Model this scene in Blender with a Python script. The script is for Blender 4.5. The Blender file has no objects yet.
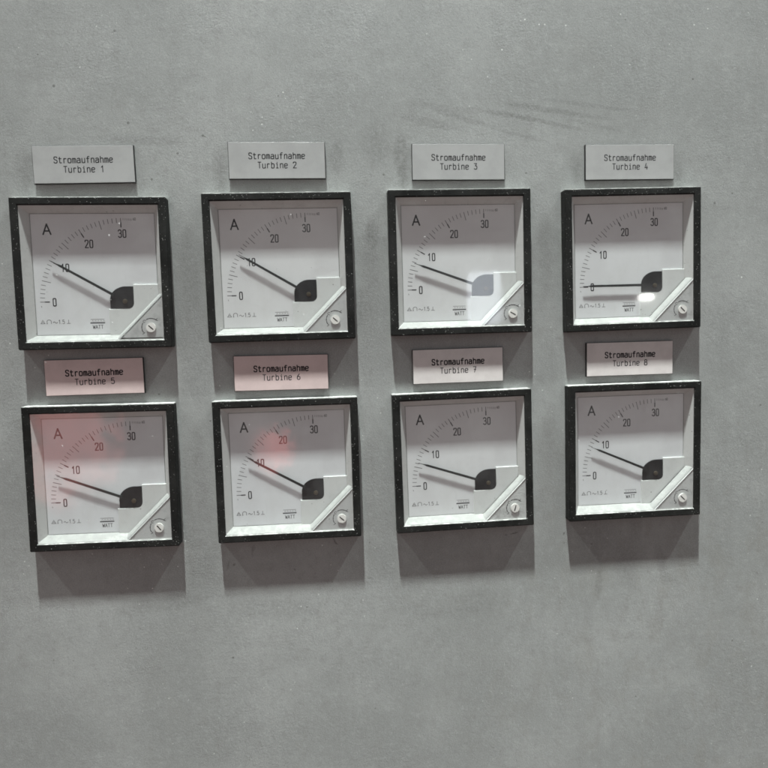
import bpy, bmesh, math, random
from mathutils import Matrix, Vector
S = bpy.context.scene
COL = S.collection
rnd = random.Random(7)
MM = 0.001

def P(x, y, z=0.0):
    """panel coordinates in mm (right, up, out of the panel) -> world metres"""
    return Vector((x*MM, -z*MM, y*MM))

# ------------------------------------------------------------------ materials
class NT:
    def __init__(s, name):
        s.m = bpy.data.materials.new(name); s.m.use_nodes = True
        s.t = s.m.node_tree; s.t.nodes.clear()
        s.out = s.n('ShaderNodeOutputMaterial')
    def n(s, typ, **kw):
        nd = s.t.nodes.new(typ)
        for k, v in kw.items(): setattr(nd, k, v)
        return nd
    def l(s, a, b): s.t.links.new(a, b)
    def val(s, sock, v):
        if isinstance(v, bpy.types.NodeSocket): s.l(v, sock)
        else: sock.default_value = v
    def math(s, op, a, b=0.0, c=0.0, clamp=False):
        m = s.n('ShaderNodeMath', operation=op); m.use_clamp = clamp
        s.val(m.inputs[0], a); s.val(m.inputs[1], b); s.val(m.inputs[2], c)
        return m.outputs[0]
    def mix(s, f, a, b, blend='MIX'):
        m = s.n('ShaderNodeMix', data_type='RGBA', blend_type=blend)
        s.val(m.inputs[0], f)
        for sock, v in ((m.inputs[6], a), (m.inputs[7], b)):
            if isinstance(v, tuple) and len(v) == 3: v = v + (1,)
            s.val(sock, v)
        return m.outputs[2]
    def coord(s, kind='Object'):
        return s.n('ShaderNodeTexCoord').outputs[kind]
    def mapping(s, v, scale=(1, 1, 1), loc=(0, 0, 0)):
        m = s.n('ShaderNodeMapping'); s.l(v, m.inputs[0])
        m.inputs['Scale'].default_value = scale; m.inputs['Location'].default_value = loc
        return m.outputs[0]
    def noise(s, v, scale, detail=3, rough=.55, dist=0):
        n = s.n('ShaderNodeTexNoise'); s.l(v, n.inputs['Vector'])
        n.inputs['Scale'].default_value = scale; n.inputs['Detail'].default_value = detail
        n.inputs['Roughness'].default_value = rough; n.inputs['Distortion'].default_value = dist
        return n.outputs[0]
    def voro(s, v, scale, rand=1.0, out='Distance'):
        n = s.n('ShaderNodeTexVoronoi'); s.l(v, n.inputs['Vector'])
        n.inputs['Scale'].default_value = scale; n.inputs['Randomness'].default_value = rand
        return n.outputs[out]
    def ramp(s, v, a, b, lo=0.0, hi=1.0):
        m = s.n('ShaderNodeMapRange'); m.interpolation_type = 'SMOOTHSTEP'
        s.l(v, m.inputs[0])
        for i, q in enumerate((a, b, lo, hi)): m.inputs[i+1].default_value = q
        return m.outputs[0]
    def bump(s, h, strength, dist, normal=None):
        b = s.n('ShaderNodeBump'); s.val(b.inputs['Height'], h)
        b.inputs['Strength'].default_value = strength; b.inputs['Distance'].default_value = dist
        if normal: s.l(normal, b.inputs['Normal'])
        return b.outputs[0]
    def bsdf(s, col, rough=.5, spec=.5, metal=0.0, normal=None):
        b = s.n('ShaderNodeBsdfPrincipled')
        if isinstance(col, tuple): col = col + (1,) if len(col) == 3 else col
        s.val(b.inputs['Base Color'], col); s.val(b.inputs['Roughness'], rough)
        b.inputs['Specular IOR Level'].default_value = spec
        b.inputs['Metallic'].default_value = metal
        if normal: s.l(normal, b.inputs['Normal'])
        s.l(b.outputs[0], s.out.inputs[0])
        return b
    def specks(s, v, scale, size, density):
        """sparse round specks: 1 inside a speck"""
        n = s.n('ShaderNodeTexVoronoi'); s.l(v, n.inputs['Vector'])
        n.inputs['Scale'].default_value = scale
        wn = s.n('ShaderNodeTexWhiteNoise'); wn.noise_dimensions = '3D'; s.l(n.outputs['Color'], wn.inputs['Vector'])
        pick = s.math('LESS_THAN', wn.outputs['Value'], density)
        rad = s.math('MULTIPLY', wn.outputs['Value'], size/density)
        near = s.ramp(s.math('SUBTRACT', n.outputs['Distance'], rad), .06, 0.0)
        return s.math('MULTIPLY', pick, near)

def mat_wall():
    k = NT('grey_hammered_paint'); v = k.coord()
    big = k.noise(v, 9, 4, .6)
    col = k.mix(k.ramp(big, .35, .7), (.252, .266, .258), (.318, .334, .325))
    # vertical faint runs and rubbed grime
    runs = k.noise(k.mapping(v, (60, 60, 7)), 1.0, 4, .6)
    col = k.mix(k.ramp(runs, .55, .8, 0, .22), col, (.19, .19, .18))
    mott = k.noise(v, 150, 5, .75)
    col = k.mix(k.ramp(mott, .5, .7, 0, .42), col, (.20, .205, .195)); col = k.mix(k.ramp(mott, .5, .3, 0, .35), col, (.38, .395, .388))
    sp0 = k.n('ShaderNodeSeparateXYZ'); k.l(v, sp0.inputs[0])
    low = k.math('MULTIPLY', k.ramp(sp0.outputs[2], -.02, -.14), k.ramp(sp0.outputs[0], .0, .2, .25, 1.0))
    stain = k.math('MULTIPLY', k.ramp(k.noise(k.mapping(v, (1, 1, .55)), 55, 5, .7, .8), .48, .68), low)
    col = k.mix(k.math('MULTIPLY', stain, .3), col, (.205, .200, .175))
    grime = k.noise(v, 28, 5, .65, .6)
    col = k.mix(k.ramp(grime, .56, .78, 0, .30), col, (.20, .20, .185))
    # brighter worn film
    worn = k.noise(k.mapping(v, (1, 1, 1), (3, 2, 1)), 40, 4, .6)
    col = k.mix(k.ramp(worn, .6, .8, 0, .2), col, (.36, .375, .37))
    # placed smudges, scratches, chips (x, y mm, half width, half height, tilt deg, darkness)
    sp = k.n('ShaderNodeSeparateXYZ'); k.l(v, sp.inputs[0])
    X, Z = sp.outputs[0], sp.outputs[2]
    wob = k.noise(v, 220, 3, .7)
    brk = k.ramp(k.noise(v, 420, 4, .75), .38, .6, .25, 1.0)
    wx = k.math('MULTIPLY', k.math('SUBTRACT', wob, .5), .004)
    for (x, y, a, b, t, d) in SMUDGES:
        ct, st = math.cos(math.radians(t)), math.sin(math.radians(t))
        dx = k.math('ADD', k.math('SUBTRACT', X, x*MM), wx); dz = k.math('ADD', k.math('SUBTRACT', Z, y*MM), wx)
        u = k.math('ADD', k.math('MULTIPLY', dx, ct/(a*MM)), k.math('MULTIPLY', dz, st/(a*MM)))
        w = k.math('ADD', k.math('MULTIPLY', dx, -st/(b*MM)), k.math('MULTIPLY', dz, ct/(b*MM)))
        r = k.math('ADD', k.math('MULTIPLY', u, u), k.math('MULTIPLY', w, w))
        msk = k.ramp(r, 1.5, .0, 0, d)
        if a*b > 4: msk = k.math('MULTIPLY', msk, brk)
        col = k.mix(msk, col, (.085, .085, .078))
    # tiny pale and dark specks
    col = k.mix(k.math('MULTIPLY', k.specks(v, 520, .2, .06), k.ramp(k.noise(v, 12, 2),   .45, .65, .05, 1)), col, (.72, .74, .72))
    col = k.mix(k.math('MULTIPLY', k.specks(k.mapping(v, (1, 1, 1), (.3, .1, .7)), 170, .13, .05), .75), col, (.10, .10, .095))
    fine = k.noise(k.mapping(v, (1, 1, 1.5)), 1250, 4, .72)
    cells = k.voro(k.mapping(v, (1, 1, 1.4)), 620)
    rough2 = k.noise(v, 330, 2, .5)
    h = k.math('ADD', k.math('MULTIPLY', fine, .75), k.math('ADD', k.math('MULTIPLY', cells, .2), k.math('MULTIPLY', rough2, .4)))
    patch = k.ramp(k.noise(k.mapping(v, (1, 1, 1), (7, 3, 5)), 17, 2, .5), .35, .65, .6, 1.0)
    h = k.math('MULTIPLY', h, patch)
    col = k.mix(k.ramp(fine, .5, .8, 0, .75), col, (.44, .455, .45)); col = k.mix(k.ramp(fine, .5, .25, 0, .7), col, (.13, .135, .13))
    k.bsdf(col, .46, .45, 0, k.bump(h, .7, .0003))
    return k.m

def dusty(k, v, amount, scale=900, filmy=.10):
    """dust factor: fine specks everywhere, heavy on surfaces facing up"""
    g = k.n('ShaderNodeNewGeometry'); s = k.n('ShaderNodeSeparateXYZ'); k.l(g.outputs['Normal'], s.inputs[0])
    up = k.ramp(s.outputs[2], .25, .9)
    clump = k.ramp(k.noise(v, 260, 4, .7), .42, .62)
    top = k.math('MULTIPLY', up, k.math('ADD', .45, k.math('MULTIPLY', clump, .55)))
    sp = k.math('MULTIPLY', k.specks(v, scale, .2, amount), k.ramp(k.noise(v, 60, 3), .35, .6, .25, 1))
    film = k.ramp(k.noise(v, 70, 5, .7), .4, .8, 0, filmy)
    return k.math('MAXIMUM', k.math('MAXIMUM', top, sp), film)

def mat_dusty(name, col, rough, dustcol, amount, spec=.5, scale=900, bumpy=.0, info=True, filmy=.10, tonef=.12, scuff=0):
    k = NT(name); v = k.coord()
    if info:
        oi = k.n('ShaderNodeObjectInfo')
        sh = k.n('ShaderNodeVectorMath', operation='SCALE'); cmb = k.n('ShaderNodeCombineXYZ')
        k.l(oi.outputs['Random'], cmb.inputs[0]); k.l(oi.outputs['Random'], cmb.inputs[2])
        k.l(cmb.outputs[0], sh.inputs[0]); sh.inputs['Scale'].default_value = 3.0
        ad = k.n('ShaderNodeVectorMath', operation='ADD'); k.l(v, ad.inputs[0]); k.l(sh.outputs[0], ad.inputs[1]); v = ad.outputs[0]
    d = dusty(k, v, amount, scale, filmy)
    c = k.mix(d, col, dustcol)
    tone = k.noise(v, 45, 3, .6)
    c = k.mix(k.ramp(tone, .3, .7, 0, tonef), c, dustcol)
    if scuff:
        c = k.mix(k.ramp(k.noise(v, 130, 5, .75), .48, .72, 0, scuff), c, tuple(q*.45 for q in col))
        c = k.mix(k.math('MULTIPLY', k.specks(v, 520, .2, .05), .7), c, (.12, .12, .11))
    nrm = k.bump(k.noise(v, 900, 2, .6), bumpy, .0002) if bumpy else None
    k.bsdf(c, k.math('ADD', rough, k.math('MULTIPLY', d, .3)), spec, 0, nrm)
    return k.m

def mat_plain(name, col, rough=.5, spec=.5, metal=0.0, var=.08, aged=False):
    k = NT(name); v = k.coord()
    c = k.mix(k.ramp(k.noise(v, 120, 4, .6), .3, .7), col, tuple(q*(1-var) for q in col))
    if aged:
        oi = k.n('ShaderNodeObjectInfo')
        c = k.mix(k.math('MULTIPLY', oi.outputs['Random'], .45), c, (.68, .685, .675))
        c = k.mix(k.ramp(k.noise(v, 33, 4, .6), .5, .75, 0, .18), c, (.52, .52, .50))
    k.bsdf(c, rough, spec, metal)
    return k.m

def mat_glass():
    k = NT('dusty_window_glass'); v = k.coord()
    oi = k.n('ShaderNodeObjectInfo'); cmb = k.n('ShaderNodeCombineXYZ')
    k.l(oi.outputs['Random'], cmb.inputs[0]); k.l(oi.outputs['Random'], cmb.inputs[2])
    ad = k.n('ShaderNodeVectorMath', operation='ADD'); k.l(v, ad.inputs[0]); k.l(cmb.outputs[0], ad.inputs[1]); v = ad.outputs[0]
    tr = k.n('ShaderNodeBsdfTransparent'); tr.inputs[0].default_value = (.97, .98, .975, 1)
    gl = k.n('ShaderNodeBsdfGlossy'); gl.inputs[0].default_value = (1, 1, 1, 1)
    k.val(gl.inputs['Roughness'], k.ramp(k.noise(v, 50, 3), .3, .7, .03, .07))
    k.l(k.bump(k.noise(v, 30, 1), .05, .0004), gl.inputs['Normal'])
    lw = k.n('ShaderNodeLayerWeight'); lw.inputs[0].default_value = .5
    fr = k.math('ADD', .05, k.math('MULTIPLY', k.math('POWER', lw.outputs['Facing'], 5.0), .85))
    mx = k.n('ShaderNodeMixShader'); k.l(fr, mx.inputs[0])
    k.l(tr.outputs[0], mx.inputs[1]); k.l(gl.outputs[0], mx.inputs[2])
    df = k.n('ShaderNodeBsdfDiffuse'); df.inputs[0].default_value = (.75, .77, .76, 1)
    film = k.ramp(k.noise(v, 38, 4, .65), .35, .8, .0, .045)
    sp = k.math('MULTIPLY', k.specks(v, 420, .22, .022), .6)
    # faint wiping streaks
    ws = k.noise(k.mapping(v, (300, 300, 40)), 1.0, 3, .6)
    dust = k.math('ADD', k.math('MAXIMUM', film, sp), k.ramp(ws, .58, .8, 0, .03), clamp=True)
    m2 = k.n('ShaderNodeMixShader'); k.l(dust, m2.inputs[0]); k.l(mx.outputs[0], m2.inputs[1]); k.l(df.outputs[0], m2.inputs[2])
    k.l(m2.outputs[0], k.out.inputs[0])
    return k.m

# ------------------------------------------------------------------ mesh helpers
def mesh_obj(name, bm, mat, parent=None, smooth=False, label=None, recalc=True):
    if recalc: bmesh.ops.recalc_face_normals(bm, faces=bm.faces)
    me = bpy.data.meshes.new(name); bm.to_mesh(me); bm.free()
    me.materials.append(mat)
    if smooth:
        for f in me.polygons: f.use_smooth = True
    return link(name, me, parent, label)

def link(name, me, parent=None, label=None):
    o = bpy.data.objects.new(name, me); COL.objects.link(o)
    if parent: o.parent = parent
    if label: o['label'] = label
    return o

def prism(bm, pts, z0, z1, bev=0.0):
    """extrude a polygon (mm) from z0 (back) to z1 (front), optional bevel on the front edge"""
    n = len(pts)
    lo = [bm.verts.new(P(x, y, z0)) for x, y in pts]
    hi = [bm.verts.new(P(x, y, z1)) for x, y in pts]
    front = bm.faces.new(hi)
    for i in range(n):
        bm.faces.new((lo[i], lo[(i+1) % n], hi[(i+1) % n], hi[i]))
    bm.faces.new(list(reversed(lo)))
    if bev:
        bmesh.ops.bevel(bm, geom=list(front.edges), offset=bev*MM, segments=2, affect='EDGES', profile=.5)

def sweep_square(bm, prof, half=48.0, corner=0.0, seg=5):
    """profile = (inset, z) list swept round a square, mitred (or rounded) corners"""
    rings = []
    for inset, z in prof:
        h = half-inset; r = max(corner-inset, .0)
        ring = []
        for q, (sx, sy) in enumerate(((1, 1), (-1, 1), (-1, -1), (1, -1))):
            cx, cy = sx*(h-r), sy*(h-r)
            for s in range(seg):
                a = math.radians(90*q+90*s/(seg-1))
                ring.append(bm.verts.new(P(cx+r*math.cos(a), cy+r*math.sin(a), z)))
        rings.append(ring)
    n = len(rings[0])
    for a, b in zip(rings, rings[1:]):
        for i in range(n):
            try: bm.faces.new((a[i], a[(i+1) % n], b[(i+1) % n], b[i]))
            except ValueError: pass
    bmesh.ops.remove_doubles(bm, verts=bm.verts, dist=1e-7)
    return rings

def disk(bm, cx, cy, r, z0, z1, n=32, bev=0.0):
    prism(bm, [(cx+r*math.cos(2*math.pi*i/n), cy+r*math.sin(2*math.pi*i/n)) for i in range(n)], z0, z1, bev)

def stroke(bm, pts, w, z, h=.05, closed=False):
    """an ink line: flattened six-sided tube lying on height z"""
    pts = [Vector(p) for p in pts]
    if len(pts) < 2: return
    d0 = (pts[1]-pts[0]).normalized(); d1 = (pts[-1]-pts[-2]).normalized()
    if not closed:
        pts[0] = pts[0]-d0*w*.35; pts[-1] = pts[-1]+d1*w*.35
    n = len(pts); rings = []
    for i in range(n):
        if closed: a = pts[(i-1) % n]; b = pts[(i+1) % n]
        else: a = pts[max(i-1, 0)]; b = pts[min(i+1, n-1)]
        t = (b-a)
        if t.length < 1e-9: t = Vector((1, 0))
        t.normalize(); nrm = Vector((-t.y, t.x)); ring = []
        sc = 1.0
        if not closed and i in (0, n-1): sc = .9
        for k in range(6):
            an = math.pi*k/3
            c = pts[i]+nrm*(w/2*sc*math.cos(an))
            ring.append(bm.verts.new(P(c.x, c.y, z+h*math.sin(an))))
        rings.append(ring)
    m = n if closed else n-1
    for i in range(m):
        A, B = rings[i], rings[(i+1) % n]
        for k in range(6): bm.faces.new((A[k], A[(k+1) % 6], B[(k+1) % 6], B[k]))
    if not closed:
        bm.faces.new(rings[0]); bm.faces.new(list(reversed(rings[-1])))

def chaikin(p, it=2, closed=False):
    for _ in range(it):
        q = []
        n = len(p)
        rng = range(n if closed else n-1)
        if not closed: q.append(p[0])
        for i in rng:
            a, b = p[i], p[(i+1) % n]
            q.append((a[0]*.75+b[0]*.25, a[1]*.75+b[1]*.25)); q.append((a[0]*.25+b[0]*.75, a[1]*.25+b[1]*.75))
        if not closed: q.append(p[-1])
        p = q
    return p

# stroke lettering on a 4 x 7 grid, 'c' smooth open, 'o' smooth closed, 's' straight
GL = {
 'S': [('c', [(3.9, 5.8), (3.4, 7), (2, 7), (.5, 7), (.1, 5.4), (.6, 4), (2, 3.6), (3.6, 3.1), (4, 1.6), (3.4, 0), (2, 0), (.5, 0), (0, 1.2)])],
 't': [('c', [(1.4, 6.6), (1.4, 1.2), (1.5, 0), (2.6, 0), (3.5, .2)]), ('s', [(.2, 4.9), (3.3, 4.9)])],
 'r': [('s', [(.8, 5), (.8, 0)]), ('c', [(.8, 3.2), (1.2, 4.8), (2.4, 5.1), (3.5, 4.7)])],
 'o': [('o', [(2, 5), (.3, 5), (.1, 2.5), (.3, 0), (2, 0), (3.7, 0), (3.9, 2.5), (3.7, 5)])],
 'm': [('s', [(.1, 5), (.1, 0)]), ('c', [(.1, 3.9), (.5, 5), (1.6, 5.1), (2.05, 4.4), (2.05, 2.5), (2.05, 0)]), ('c', [(2.05, 3.9), (2.4, 5), (3.5, 5.1), (4, 4.4), (4, 2.5), (4, 0)])],
 'a': [('c', [(.5, 4.6), (1.2, 5.1), (2.6, 5.1), (3.6, 4.8), (3.7, 3.4), (3.7, 0)]), ('c', [(3.7, 3), (1.6, 3), (.1, 2.6), (.1, 0), (1.6, -.1), (3, .1), (3.7, 1.2)])],
 'u': [('c', [(.3, 5), (.3, 1.2), (.6, -.1), (2.2, -.1), (3.4, .3), (3.7, 1.4)]), ('s', [(3.7, 5), (3.7, 0)])],
 'f': [('c', [(3.6, 6.9), (2.4, 7.1), (1.6, 6.6), (1.6, 5), (1.6, 0)]), ('s', [(.3, 4.8), (3.3, 4.8)])],
 'n': [('s', [(.4, 5), (.4, 0)]), ('c', [(.4, 3.6), (.9, 5), (2.4, 5.2), (3.6, 4.9), (3.7, 3.4), (3.7, 0)])],
 'h': [('s', [(.4, 7), (.4, 0)]), ('c', [(.4, 3.6), (.9, 5), (2.4, 5.2), (3.6, 4.9), (3.7, 3.4), (3.7, 0)])],
 'e': [('c', [(.2, 2.6), (3.8, 2.6), (3.9, 4.6), (2.8, 5.1), (1.2, 5.1), (.1, 4.4), (.1, 1), (.9, -.1), (2.4, -.1), (3.6, .4)])],
 'b': [('s', [(.4, 7), (.4, 0)]), ('c', [(.4, 4), (1.2, 5.1), (2.6, 5.1), (3.8, 4.6), (3.8, .5), (2.6, -.1), (1.2, -.1), (.4, 1)])],
 'i': [('s', [(1, 5), (2.1, 5), (2.1, 0)]), ('s', [(2.1, 6.8), (2.1, 6.4)]), ('s', [(1, 0), (3.2, 0)])],
 'T': [('s', [(.1, 7), (3.9, 7)]), ('s', [(2, 7), (2, 0)])],
 'A': [('s', [(0, 0), (2, 7), (4, 0)]), ('s', [(.65, 2.3), (3.35, 2.3)])],
 'W': [('s', [(0, 7), (.9, 0), (2, 5), (3.1, 0), (4, 7)])],
 '0': [('o', [(2, 7), (.3, 7), (.3, 3.5), (.3, 0), (2, 0), (3.7, 0), (3.7, 3.5), (3.7, 7)])],
 '1': [('s', [(.9, 5.4), (2.4, 7), (2.4, 0)])],
 '2': [('c', [(.2, 5.6), (.4, 7), (2, 7), (3.7, 7), (3.9, 5.2), (3.2, 3.8), (1.6, 2), (.2, 0)]), ('s', [(.2, 0), (4, 0)])],
 '3': [('s', [(.4, 7), (3.6, 7), (1.8, 4.2)]), ('c', [(1.8, 4.2), (3.4, 4.2), (4, 3), (4, 1), (3, 0), (1.4, 0), (.3, .8)])],
 '3r': [('c', [(.3, 5.9), (.9, 7), (2.4, 7), (3.7, 6.6), (3.7, 4.2), (2.6, 3.7), (1.6, 3.7)]), ('c', [(1.6, 3.7), (3, 3.7), (3.9, 3), (3.9, .6), (2.8, 0), (1.2, 0), (.2, 1)])],
 '4': [('s', [(2, 7), (.2, 1.9), (3.9, 1.9)]), ('s', [(3, 4), (3, 0)])],
 '5': [('s', [(3.7, 7), (.6, 7), (.4, 3.9)]), ('c', [(.4, 3.9), (1.6, 4.6), (3, 4.5), (4, 3.6), (4, 1), (3, 0), (1.4, 0), (.2, .8)])],
 '6': [('c', [(3, 7), (1.3, 5.2), (.2, 3.2), (.2, 1), (1.2, 0), (2.8, 0), (3.9, 1), (3.9, 3), (2.8, 4), (1.4, 4), (.5, 3)])],
 '7': [('s', [(.2, 7), (3.8, 7), (1.7, 0)]), ('s', [(1.3, 3.6), (3.6, 3.6)])],
 '8': [('o', [(2, 7), (.5, 6.9), (.5, 3.9), (2, 3.8), (3.5, 3.9), (3.5, 6.9)]), ('o', [(2, 3.8), (.1, 3.7), (.1, 0), (2, 0), (3.9, 0), (3.9, 3.7)])],
 '.': [('s', [(1.8, .1), (2.1, .1)])],
}
def write(bm, text, cx, cy, cap, adv, w, z, gw=None, h=.05):
    """centre the text on cx, cy"""
    gw = gw or adv*.72; ux = gw/4; uy = cap/7
    x0 = cx-((len(text)-1)*adv+gw)/2; y0 = cy-cap/2
    for i, ch in enumerate(text):
        if ch == ' ': continue
        for kind, pts in GL[ch]:
            if kind == 'c': q = chaikin(pts)
            elif kind == 'o': q = chaikin(pts, 3, True)
            else: q = pts
            q = [(x0+i*adv+x*ux, y0+y*uy) for x, y in q]
            if kind == 's':
                for a, b in zip(q, q[1:]): stroke(bm, [a, b], w, z, h)
            else: stroke(bm, q, w, z, h, kind == 'o')

def arc(cx, cy, r, a0, a1, n=24):
    return [(cx+r*math.cos(math.radians(a0+(a1-a0)*i/n)), cy+r*math.sin(math.radians(a0+(a1-a0)*i/n))) for i in range(n+1)]

# ------------------------------------------------------------------ wall
SMUDGES = [
 (-106.5, 152.5, 1.1, .8, 20, .85), (-105.2, 152.0, .6, .6, 0, .6),
 (40, 161, 24, 3.2, -12, .30), (66, 163, 20, 2.2, -16, .34), (52, 170, 26, 2.6, -9, .24), (92, 166, 26, 2.0, -10, .34),
 (128, 168, 40, 2.2, -8, .42), (120, 161, 30, 1.7, -11, .38), (150, 160, 26, 1.3, -13, .28), (104, 152, 22, 1.5, -14, .26), (150, 172, 34, 1.8, -7, .26),
 (6, 146, 9, 16, 0, .28), (22, 140, 5, 13, 0, .50), (23, 124, 4, 8, 5, .45), (-97, 130, 5, 16, 0, .35), (-20, 140, 5, 13, 0, .30),
 (-147, 150, 30, 3, -3, .25), (-220, 128, 6, 18, 0, .25), (142, 132, 4, 12, 0, .30), (213, 120, 5, 18, 0, .22),
 (-119, 60, 6, 34, 0, .22), (0, 62, 6, 36, 0, .24), (2, 90, 5, 12, 0, .36), (-8, 40, 4, 16, 4, .26), (120, 70, 5, 30, 0, .22), (-120, -70, 5, 34, 0, .18), (122, -50, 5, 26, 0, .18),
 (-87, -124, 1.1, 5, -12, .40), (-104, -133, .9, 4, -14, .28), (-100, -133, .9, .9, 0, .6), (-30, -121.5, 2.2, .5, -45, .7), (-31.5, -120.3, .5, 1.9, 10, .7),
 (-59, -139, 1.0, 1.0, 0, .5), (154, -128, 16, 22, 10, .22), (186, -118, 5, 34, -4, .20), (178, -148, 9, 22, 8, .26), (205, -150, 4, 16, 14, .26), (158, -162, 3, 14, -6, .3),
 (132, -124.5, .45, 1.0, 0, .9), (132.3, -131, .4, .6, 0, .8), (96, -122, 3.4, .45, 8, .75), (90, -123, 1.2, .5, 0, .6),
 (-150, -158, 34, 6, 6, .24), (-75, -165, 30, 9, -5, .22), (172, -60, 7, 26, -6, .12), (-185, -60, 18, 60, 4, .16), (60, -172, 36, 10, 4, .18),
]
wall_mat = mat_wall()
bm = bmesh.new()
prism(bm, [(-900, -900), (900, -900), (900, 900), (-900, 900)], -2.0, 0.0)
wall = mesh_obj('wall', bm, wall_mat)
wall['kind'] = 'structure'

# ------------------------------------------------------------------ shared materials for the instruments
m_bezel = mat_dusty('black_bezel_plastic', (.006, .0065, .006), .55, (.45, .46, .44), .42, .15, 1150, .5, filmy=.025, tonef=.02)
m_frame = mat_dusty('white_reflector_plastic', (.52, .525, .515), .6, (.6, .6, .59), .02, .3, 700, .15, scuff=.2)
m_lip = mat_dusty('dimmed_lower_lip_plastic', (.26, .266, .26), .6, (.46, .47, .45), .03, .3, 700, .15, scuff=.4)  # scuffed frame plastic, painted darker to hold down the overhead light on the ledge
m_dial = mat_plain('dial_paint', (.70, .72, .735), .6, .3, 0, .03, True)
m_ink = mat_plain('dial_ink', (.015, .015, .018), .6, .2)
m_ink_thin = mat_plain('dial_fine_ink', (.03, .03, .034), .6, .2)
m_ptr = mat_plain('pointer_black', (.018, .02, .02), .5, .3)
m_hub = mat_plain('pivot_cover_black', (.012, .013, .014), .45, .35)
m_pin = mat_plain('bronze_pivot', (.10, .085, .06), .35, .5, .6)
m_mask = mat_dusty('white_mask_plastic', (.62, .64, .63), .5, (.70, .72, .70), .012, .4, 600, .1, scuff=.12)
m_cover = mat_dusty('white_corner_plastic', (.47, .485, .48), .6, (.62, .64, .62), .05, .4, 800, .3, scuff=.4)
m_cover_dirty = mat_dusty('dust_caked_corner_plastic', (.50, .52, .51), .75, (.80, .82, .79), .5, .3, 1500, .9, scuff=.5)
m_strip = mat_dusty('dimmed_bevel_plastic', (.29, .298, .292), .6, (.5, .51, .49), .03, .3, 800, .3, scuff=.3)  # scuffed cover plastic, colour darkened so the lit slope does not burn out
m_screw = mat_plain('zero_screw_plastic', (.60, .60, .57), .45, .5, 0, .12)
m_slot = mat_plain('screw_slot_dark', (.02, .02, .02), .7, .2)
m_glass = mat_glass()

# ------------------------------------------------------------------ ammeter meshes, built once in local mm
ZD = .35      # dial face height above the panel
PX, PY = 17.5, -17.3   # needle pivot

def me(name, fn, mat, smooth=False, recalc=True):
    bm = bmesh.new(); fn(bm)
    if recalc: bmesh.ops.recalc_face_normals(bm, faces=bm.faces)
    m = bpy.data.meshes.new(name); bm.to_mesh(m); bm.free(); m.materials.append(mat)
    if smooth:
        for f in m.polygons: f.use_smooth = True
    return m

def f_bezel(bm):
    sweep_square(bm, [(0, 0), (0, 6.5), (.22, 6.98), (.7, 7.2), (4.3, 7.2), (4.75, 7.05), (5.15, 6.5), (5.15, 5.4), (4.6, 5.4), (4.6, 0)], 48, 1.0)
def f_frame(bm):
    sweep_square(bm, [(4.7, 6.3), (5.3, 6.3), (8.95, .55), (9.0, .12)], 48, 6.2)
def f_lip(bm):
    # lower sloping lip of the window
    q = [P(-42.55, -42.62, 6.33), P(42.55, -42.62, 6.33), P(38.95, -38.97, .62), P(-38.95, -38.97, .62)]
    bm.faces.new([bm.verts.new(v) for v in q])
def f_dial(bm):
    prism(bm, [(-38.6, -38.6), (38.6, -38.6), (38.6, 38.6), (-38.6, 38.6)], .05, ZD)
def f_scale(bm):
    for k in range(0, 31):
        a = math.radians(180-3*k)
        r0, r1, w = 50.2, 53.0, .33
        if k % 5 == 0: r0 = 47.6; w = .36
        if k % 10 == 0: r0 = 49.6; w = .40
        c, s = math.cos(a), math.sin(a)
        stroke(bm, [(PX+c*r0, PY+s*r0), (PX+c*r1, PY+s*r1)], w, ZD+.01, .03)
    for k, a in enumerate((88.3, 86.9, 85.7, 84.6, 83.6, 82.7)):   # crowded overload range past 30
        a = math.radians(a); c, s = math.cos(a), math.sin(a)
        stroke(bm, [(PX+c*51.8, PY+s*51.8), (PX+c*53.0, PY+s*53.0)], .24, ZD+.01, .03)
    write(bm, '60', PX+8.6, PY+52.4, 1.5, 1.0, .22, ZD+.01, .8, .03)
    stroke(bm, [(PX-52.6, PY-2.6), (PX-52.4, PY-3.4)], .3, ZD+.01, .03)
def f_bold(k):
    def f(bm):
        a = math.radians(180-3*k); c, s = math.cos(a), math.sin(a)
        stroke(bm, [(PX+c*47.4, PY+s*47.4), (PX+c*50.0, PY+s*50.0)], .75, ZD+.02, .05)
    return f
def f_numerals(bm):
    for t, x, y in (('0', -26.7, -17.5), ('10', -18.9, 4.4), ('20', -3.1, 19.5)):
        write(bm, t, x, y, 4.75, 2.9, .68, ZD+.02, 2.05)
    GL['3'], keep = GL['3r'], GL['3']
    write(bm, '30', 18.0, 25.9, 4.75, 2.9, .68, ZD+.02, 2.05); GL['3'] = keep
def f_unit(bm):
    write(bm, 'A', -28.8, 29.0, 6.4, 5, 1.05, ZD+.02, 4.7)
def f_symbols(bm):
    z = ZD+.01; y = -30.2
    stroke(bm, [(-36.2, y-1.0), (-33.4, y-1.0)], .32, z, .03); stroke(bm, [(-36, y-1), (-34.8, y+1.3), (-33.6, y-1)], .3, z, .03)
    stroke(bm, [(-35.4, y), (-34.2, y)], .3, z, .03)
    stroke(bm, chaikin([(-32.2, y-1.1), (-32.2, y+1.3), (-29.6, y+1.3), (-29.6, y-1.1)]), .3, z, .03)
    stroke(bm, [(-32.5, y-1.1), (-31.9, y-1.1)], .3, z, .03)
    stroke(bm, chaikin([(-28.4, y-.5), (-27.6, y+.3), (-26.6, y-1.1), (-25.6, y-.3)]), .3, z, .03)
    write(bm, '1', -24.4, y, 2.5, 1.4, .3, z, 1.1, .03); write(bm, '.', -23.2, y, 2.5, 1.4, .3, z, 1.1, .03); write(bm, '5', -21.9, y, 2.5, 1.4, .3, z, 1.2, .03)
    stroke(bm, [(-19.8, y-1.1), (-17.6, y-1.1)], .3, z, .03); stroke(bm, [(-18.7, y-1.1), (-18.7, y+1.2)], .3, z, .03)
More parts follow.
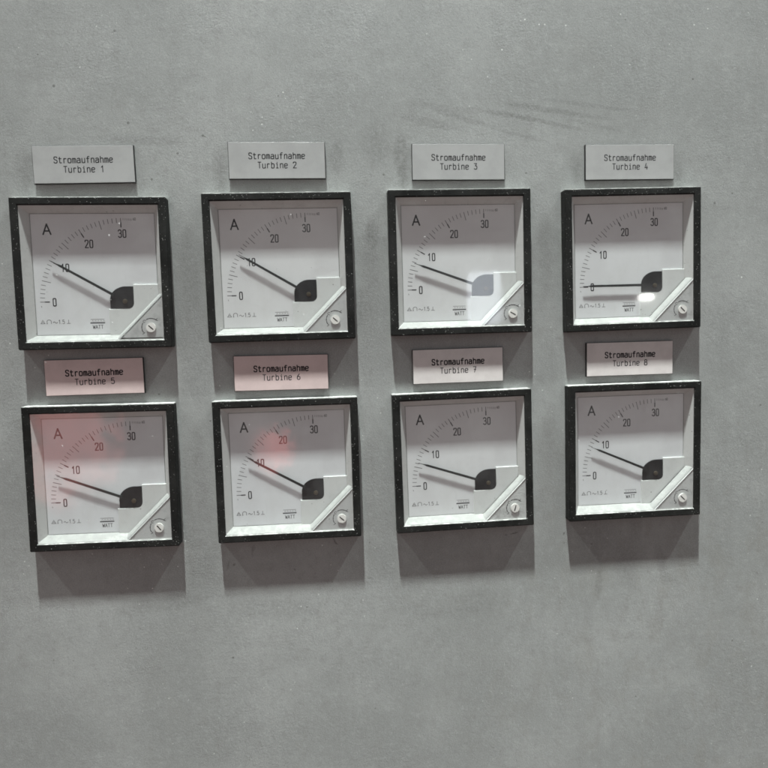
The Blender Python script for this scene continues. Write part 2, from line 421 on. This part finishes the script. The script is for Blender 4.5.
def f_mark(bm):
    z = ZD+.01
    stroke(bm, [(-4.7, -29.0), (3.8, -29.0)], .26, z, .03)
    stroke(bm, [(-4.8, -31.3), (3.9, -31.3)], .85, z, .04)
    for i in range(5):
        x = -4.0+i*1.75
        stroke(bm, [(x, -30.5), (x+.5, -29.6), (x+1.0, -30.5)], .2, z, .03)
    write(bm, 'WATT', -.3, -33.9, 2.3, 1.7, .36, z, 1.35, .03)
def f_mask(bm):
    pts = [(7.3, -39.3), (14.0, -39.3), (39.3, -14.0), (39.3, -6.9), (23.5, -6.9), (23.5, -19.2)]
    pts += [(20.3+3.2*math.cos(math.radians(a)), -19.4+3.2*math.sin(math.radians(a))) for a in (-15, -35, -55, -75)]
    pts += [(20.3, -22.6), (7.3, -22.6)]
    prism(bm, pts, .1, 1.25, .22)
def f_cover(bm):
    # raised triangle just under the glass
    prism(bm, [(14.4, -43.1), (43.1, -43.1), (43.1, -14.4)], 4.9, 6.15)
    q = [bm.verts.new(v) for v in (P(14.0, -43.0, 6.0), P(42.9, -14.1, 6.0), P(42.9, -14.6, 6.5), P(14.5, -43.0, 6.5))]
    bm.faces.new(q)
def f_strip(bm):
    # its sloping long side, running down to the mask plate
    q = [P(14.3, -43.0, 6.1), P(43.0, -14.3, 6.1), P(41.4, -11.6, 3.4), P(39.6, -13.2, 1.35), P(13.2, -39.6, 1.35), P(11.6, -41.4, 3.4)]
    n = 8
    a0, a1, b0, b1 = P(14.3, -43.0, 6.1), P(43.0, -14.3, 6.1), P(12.4, -40.6, 2.0), P(40.6, -12.4, 2.0)
    rows = []
    for k in range(n+1):
        f = k/n; g = math.sin(f*math.pi/2)**1.3
        l = a0.lerp(b0, f); m = a1.lerp(b1, f)
        y = -(6.1+(2.0-6.1)*(1-math.cos(f*math.pi/2)))*MM
        rows.append((bm.verts.new((l.x, y, l.z)), bm.verts.new((m.x, y, m.z))))
    for (p, q1), (u, w) in zip(rows, rows[1:]): bm.faces.new((p, q1, w, u))
def f_cover_loose(bm):
    # same cover sitting a little high, with a dark gap and a lower lip below it
    prism(bm, [(16.6, -41.4), (43.1, -41.4), (43.1, -14.9)], 4.9, 6.15)
    prism(bm, [(15.6, -42.9), (43.1, -42.9), (43.1, -42.2), (16.2, -42.2)], 4.0, 5.9)
SX, SY = 35.0, -35.1
def f_arcmarks(bm):
    z = 6.17
    for a0, a1 in ((52, 66), (70, 100), (104, 118), (150, 164), (169, 184), (189, 204)):
        stroke(bm, arc(SX, SY, 5.9, a0, a1, 6), .46, z, .03)
    stroke(bm, [(SX+3.1, SY+5.0), (SX+4.4, SY+4.3)], .34, z, .03); stroke(bm, [(SX+3.1, SY+5.0), (SX+4.2, SY+5.9)], .3, z, .03)
    stroke(bm, [(SX-5.4, SY-2.4), (SX-4.4, SY-3.4)], .34, z, .03); stroke(bm, [(SX-5.6, SY-4.2), (SX-4.2, SY-3.3)], .3, z, .03)
    stroke(bm, arc(SX-4.1, SY+4.1, .8, 20, 300, 12), .26, z, .03)
def f_screw(bm):
    disk(bm, 0, 0, 3.0, -1.0, .55, 40, .3)
def f_slot(bm):
    prism(bm, [(-2.0, -.33), (2.0, -.33), (2.0, .33), (-2.0, .33)], .5, .6)
def f_hub(bm):
    pts = [(8.4, -22.3), (8.4, -16.6)]
    pts += [(18.6+10.2*math.cos(math.radians(a)), -16.6+8.6*math.sin(math.radians(a))) for a in range(170, 89, -8)]
    pts += [(23.3, -8.0), (23.3, -19.4)]
    pts += [(20.2+3.1*math.cos(math.radians(a)), -19.4+3.0*math.sin(math.radians(a))) for a in (-15, -35, -55, -75, -90)]
    prism(bm, pts, .1, 1.15, .25)
def f_pin(bm):
    disk(bm, PX+.4, PY-.4, 1.5, 1.1, 1.9, 28, .3)
    disk(bm, PX+.4, PY-.4, .6, 1.85, 2.2, 16, .1)
def f_ptr(bm):
    # along -x from the pivot, tapered spear with a hair-thin tip
    z0, z1 = 1.75, 2.3
    pts = [(-7.5, -.85), (-7.5, .85), (-45.0, .72), (-47.2, .3), (-48.6, .16), (-51.4, .13), (-51.4, -.13), (-48.6, -.16), (-47.2, -.3), (-45.0, -.72)]
    prism(bm, pts, z0, z1)
def f_glass(bm):
    vs = [bm.verts.new(P(x, y, 6.6)) for x, y in ((-42.85, -42.85), (42.85, -42.85), (42.85, 42.85), (-42.85, 42.85))]
    bm.faces.new(vs)

ME = dict(bezel=me('bezel', f_bezel, m_bezel), frame=me('inner_frame', f_frame, m_frame), lip=me('lower_lip', f_lip, m_lip), dial=me('dial', f_dial, m_dial),
          scale=me('scale', f_scale, m_ink_thin),  num=me('numerals', f_numerals, m_ink), unit=me('unit_letter', f_unit, m_ink),
          sym=me('class_symbols', f_symbols, m_ink_thin), mark=me('maker_mark', f_mark, m_ink_thin), mask=me('mask_plate', f_mask, m_mask),
          cover=me('corner_cover', f_cover, m_cover), loose=me('corner_cover', f_cover_loose, m_cover), strip=me('bevel_strip', f_strip, m_strip, True), dirty=me('corner_cover', f_cover, m_cover_dirty),
          arcs=me('adjustment_marks', f_arcmarks, m_ink), screw=me('zero_screw', f_screw, m_screw), slot=me('slot', f_slot, m_slot),
          hub=me('pivot_cover', f_hub, m_hub), pin=me('pivot', f_pin, m_pin), ptr=me('needle', f_ptr, m_ptr), glass=me('glass', f_glass, m_glass, recalc=False))

MAINS = [me('main_mark', f_bold(k), m_ink) for k in (0, 10, 20, 30)]
# x, y (mm), tilt (rad, anticlockwise), needle angle above horizontal, screw slot angle
METERS = [
 (-178.98, 65.37, -.0086, 30.4, -42), (-60.14, 66.90, .0020, 31.0, -42), (60.03, 67.85, .0002, 20.0, -30), (179.74, 67.26, .0092, .5, -45),
 (-181.32, -67.04, -.0118, 21.0, -50), (-60.36, -67.67, -.0027, 29.8, -42), (59.64, -67.00, .0094, 18.9, 72), (181.38, -65.67, .0015, 23.6, -45)]
PLATES = [
 (-181.18, 134.53, .0067), (-59.33, 136.17, -.0031), (60.58, 134.37, -.0057), (179.16, 133.48, .0006),
 (-183.29, -.97, -.0018), (-62.34, -2.39, -.0100), (57.63, -1.65, .0029), (179.59, -.72, -.0018)]
ML = [
 'black-framed square ammeter below the Turbine 1 plate, needle pointing just past 10, loose corner cover',
 'black-framed square ammeter below the Turbine 2 plate, needle crossing the numeral 10',
 'black-framed square ammeter below the Turbine 3 plate with a pale reflection over its pivot',
 'black-framed square ammeter below the Turbine 4 plate, needle lying flat at 0',
 'black-framed square ammeter below the Turbine 5 plate with reddish reflection in its upper left glass',
 'black-framed square ammeter below the Turbine 6 plate with red reflection between 10 and 20',
 'black-framed ammeter below the Turbine 7 plate, dust-caked corner cover with upright screw slot',
 'black-framed square ammeter below the Turbine 8 plate, needle pointing to about 8']

for i, (x, y, t, na, sa) in enumerate(METERS):
    root = bpy.data.objects.new('ammeter', None); COL.objects.link(root)
    root.location = P(x, y, 0); root.rotation_euler = (0, -t, 0); root.empty_display_size = .02
    root['label'] = ML[i]; root['category'] = 'ammeter'; root['group'] = 'ammeters mounted in two rows on the grey panel'
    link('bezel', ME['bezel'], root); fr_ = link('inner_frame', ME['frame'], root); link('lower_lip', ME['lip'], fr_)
    d = link('dial', ME['dial'], root)
    for nm, key in (('scale', 'scale'), ('numerals', 'num'), ('unit_letter', 'unit'), ('class_symbols', 'sym'), ('maker_mark', 'mark')):
        link(nm, ME[key], d)
    for mm_ in MAINS: link('main_mark', mm_, d)
    link('mask_plate', ME['mask'], root)
    c = link('corner_cover', ME['loose' if i == 0 else 'dirty' if i == 6 else 'cover'], root,
             'loose white corner cover with a gap below' if i == 0 else 'dust-caked white corner cover' if i == 6 else None)
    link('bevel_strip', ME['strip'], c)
    link('adjustment_marks', ME['arcs'], c)
    s = link('zero_screw', ME['screw'], root); s.location = P(SX, SY, 6.35)
    sl = link('slot', ME['slot'], s); sl.rotation_euler = (0, -math.radians(sa), 0)
    h = link('pivot_cover', ME['hub'], root); link('pivot', ME['pin'], h)
    n = link('needle', ME['ptr'], root); n.location = P(PX, PY, 0); n.rotation_euler = (0, math.radians(na), 0)
    link('glass', ME['glass'], root)

# ------------------------------------------------------------------ engraved name plates
def mat_plate(name, col):
    k = NT(name); v = k.coord()
    oi = k.n('ShaderNodeObjectInfo'); cmb = k.n('ShaderNodeCombineXYZ')
    k.l(oi.outputs['Random'], cmb.inputs[0]); k.l(oi.outputs['Random'], cmb.inputs[2])
    ad = k.n('ShaderNodeVectorMath', operation='ADD'); k.l(v, ad.inputs[0]); k.l(cmb.outputs[0], ad.inputs[1]); v = ad.outputs[0]
    c = k.mix(k.ramp(k.noise(v, 60, 5, .65), .35, .7), col, tuple(q*.88 for q in col))
    c = k.mix(k.math('MULTIPLY', k.specks(v, 300, .2, .02), .8), c, (.8, .8, .78))
    c = k.mix(k.math('MULTIPLY', k.specks(v, 190, .14, .012), .6), c, (.12, .11, .1))
    br = k.noise(k.mapping(v, (30, 30, 2600)), 1.0, 2, .5)
    k.bsdf(c, k.ramp(br, .3, .7, .34, .46), .5, 0, k.bump(br, .05, .0001))
    return k.m
m_face = mat_plate('engraving_laminate_silver', (.36, .37, .365))
m_face_b = mat_plate('engraving_laminate_warm_glow', (.62, .59, .575))  # warm light on the lower plates painted into a lighter laminate colour
m_face_c = mat_plate('engraving_laminate_red_glow', (.60, .49, .475))  # red bounce light painted into the plate colour
m_core = mat_plain('engraving_laminate_black_core', (.018, .018, .019), .5, .3)
m_text = mat_plain('engraved_black', (.02, .02, .022), .7, .1)
W, H = 62.7, 23.6
def f_back(bm): prism(bm, [(-W/2, -H/2), (W/2, -H/2), (W/2, H/2), (-W/2, H/2)], 0, 1.95, .0)
def f_face(bm): prism(bm, [(-W/2+.3, -H/2+.3), (W/2-.3, -H/2+.3), (W/2-.3, H/2-.25), (-W/2+.3, H/2-.25)], 1.9, 2.35, .12)
me_back = me('backing', f_back, m_core)
me_face = me('face', f_face, m_face); me_face_b = me('face', f_face, m_face_b); me_face_c = me('face', f_face, m_face_c)
for i, (x, y, t) in enumerate(PLATES):
    root = bpy.data.objects.new('name_plate', None); COL.objects.link(root)
    root.location = P(x, y, 0); root.rotation_euler = (0, -t, 0); root.empty_display_size = .02
    root['label'] = 'thin %s name plate engraved Stromaufnahme Turbine %d above its ammeter' % ('silver grey' if i < 4 else 'glow-tinted grey' if i < 6 else 'pale grey', i+1)
    root['category'] = 'name plate'; root['group'] = 'engraved name plates above the ammeters'
    link('backing', me_back, root)
    f = link('face', me_face if i < 4 else me_face_c if i < 6 else me_face_b, root)
    bm = bmesh.new()
    write(bm, 'Stromaufnahme', .0, 2.9, 3.75, 2.84, .60 if i < 4 else .78, 2.36, 2.0, .04)
    write(bm, 'Turbine %d' % (i+1), .0, -3.0, 3.75, 2.84, .58, 2.36, 2.0, .04)
    mesh_obj('lettering', bm, m_text, f)

# ------------------------------------------------------------------ light
def area(name, loc, target, sx, sy, power, col):
    L = bpy.data.lights.new(name, 'AREA'); L.shape = 'RECTANGLE'; L.size = sx; L.size_y = sy
    L.energy = power; L.color = col
    o = bpy.data.objects.new(name, L); COL.objects.link(o)
    o.location = loc
    d = Vector(target)-Vector(loc)
    if name == 'ceiling_lamp': L.spread = math.radians(33)
    o.rotation_euler = d.to_track_quat('-Z', 'Y').to_euler()
    return o
KH, KD = 4.0, .79     # height and distance out of the panel of the lamp row (m)
area('ceiling_lamp', (-.20, -KD, KH), (.10, -KD, 0), .20, .05, 46, (.95, 1.0, .975))
area('ceiling_lamp_right', (2.5, -KD, KH), (.5, 0, -.9), .20, .045, 130, (.95, 1.0, .975))
area('ceiling_lamp_left', (-2.9, -KD, KH), (.5, 0, -.9), .20, .045, 100, (.97, 1.0, .97))
# lights behind the camera, placed to mirror in the meter windows
def refl(name, q, w, h, power, col, glass=(0, 0, 0), shape=None, p=2.0, lo=.15, wob=2.4, ns=5.5):
    loc = Vector((q[0], -q[2], q[1]))
    o = area(name, loc, glass, w, h, power, col)
    if shape: o.data.shape = shape
    L = o.data; L.use_nodes = True; t = L.node_tree; em = t.nodes['Emission']
    g = t.nodes.new('ShaderNodeNewGeometry')
    def mth(op, a, b=0.0):
        m = t.nodes.new('ShaderNodeMath'); m.operation = op
        for k, v in enumerate((a, b)):
            if isinstance(v, bpy.types.NodeSocket): t.links.new(v, m.inputs[k])
            else: m.inputs[k].default_value = v
        return m.outputs[0]
    sx = t.nodes.new('ShaderNodeSeparateXYZ'); t.links.new(g.outputs['Parametric'], sx.inputs[0])
    n = t.nodes.new('ShaderNodeTexNoise'); n.inputs['Scale'].default_value = ns; n.inputs['Detail'].default_value = 1.5; n.inputs['Distortion'].default_value = .6; t.links.new(g.outputs['Parametric'], n.inputs['Vector'])
    du = mth('ABSOLUTE', mth('SUBTRACT', sx.outputs[0], .5)); dv = mth('ABSOLUTE', mth('SUBTRACT', sx.outputs[1], .5))
    e = mth('ADD', mth('POWER', mth('MULTIPLY', du, 2.0), p), mth('POWER', mth('MULTIPLY', dv, 2.0), p))
    e = mth('ADD', e, mth('MULTIPLY', mth('SUBTRACT', n.outputs[0], .5), wob))
    mr = t.nodes.new('ShaderNodeMapRange'); mr.interpolation_type = 'SMOOTHSTEP'; t.links.new(e, mr.inputs[0])
    for k, v in enumerate((1.0, lo, 0.0, 1.6)): mr.inputs[k+1].default_value = v
    t.links.new(mr.outputs[0], em.inputs['Strength'])
    return o
refl('far_hall_lamp', (1.117, .130, 1.776), .062, .028, .105, (1, 1, .96), (.18, 0, .067), None, 3.0, .3, .3)
refl('far_window', (.556, .150, 1.945), .135, .21, .34, (.85, .92, 1.0), (.06, 0, .067), None, 8.0, .55, .35, 2.0)
refl('red_reflection_light', (-.273, -.411, 1.964), .17, .21, .24, (1, .2, .19), (-.06, 0, -.067))  # added red light, only makes the red reflection in the glass
refl('red_reflection_light_wide', (-.99, -.331, 1.823), .40, .50, .85, (1, .22, .2), (-.18, 0, -.067))  # second added light for the broad red reflection, source unknown

w = bpy.data.worlds.new('World'); S.world = w; w.use_nodes = True
nt = w.node_tree; bg = nt.nodes['Background']
tc = nt.nodes.new('ShaderNodeTexCoord'); sp = nt.nodes.new('ShaderNodeSeparateXYZ'); nt.links.new(tc.outputs['Generated'], sp.inputs[0])
mr = nt.nodes.new('ShaderNodeMapRange'); nt.links.new(sp.outputs[2], mr.inputs[0]); mr.inputs[1].default_value = -.7; mr.inputs[2].default_value = .5
mx = nt.nodes.new('ShaderNodeMix'); mx.data_type = 'RGBA'
nt.links.new(mr.outputs[0], mx.inputs[0]); mx.inputs[6].default_value = (1.0, .74, .67, 1); mx.inputs[7].default_value = (.90, .94, .98, 1)
nt.links.new(mx.outputs[2], bg.inputs[0]); bg.inputs[1].default_value = .278

# ------------------------------------------------------------------ camera
cam = bpy.data.cameras.new('camera'); co = bpy.data.objects.new('camera', cam); COL.objects.link(co)
R = [[0.9962996345905897, 0.035456625006066465, -0.0782934598663047], [-0.029129549918320445, 0.9963268042915308, 0.08052557588606084], [0.0808610378131122, -0.07794694858302567, 0.9936728665765115]]
C = (-26.2968, 21.1107, 416.263)
M = Matrix(((R[0][0], R[0][1], R[0][2]), (-R[2][0], -R[2][1], -R[2][2]), (R[1][0], R[1][1], R[1][2]))).to_4x4()
M.translation = P(*C)
co.matrix_world = M
cam.sensor_width = 36; cam.lens = 28.7386; cam.clip_start = .01; cam.clip_end = 50
S.camera = co
S.view_settings.view_transform = 'Standard'; S.view_settings.look = 'None'; S.view_settings.exposure = 0
S.cycles.filter_width = 1.8
S.cycles.max_bounces = 6; S.cycles.diffuse_bounces = 4; S.cycles.glossy_bounces = 3
S.cycles.transparent_max_bounces = 16
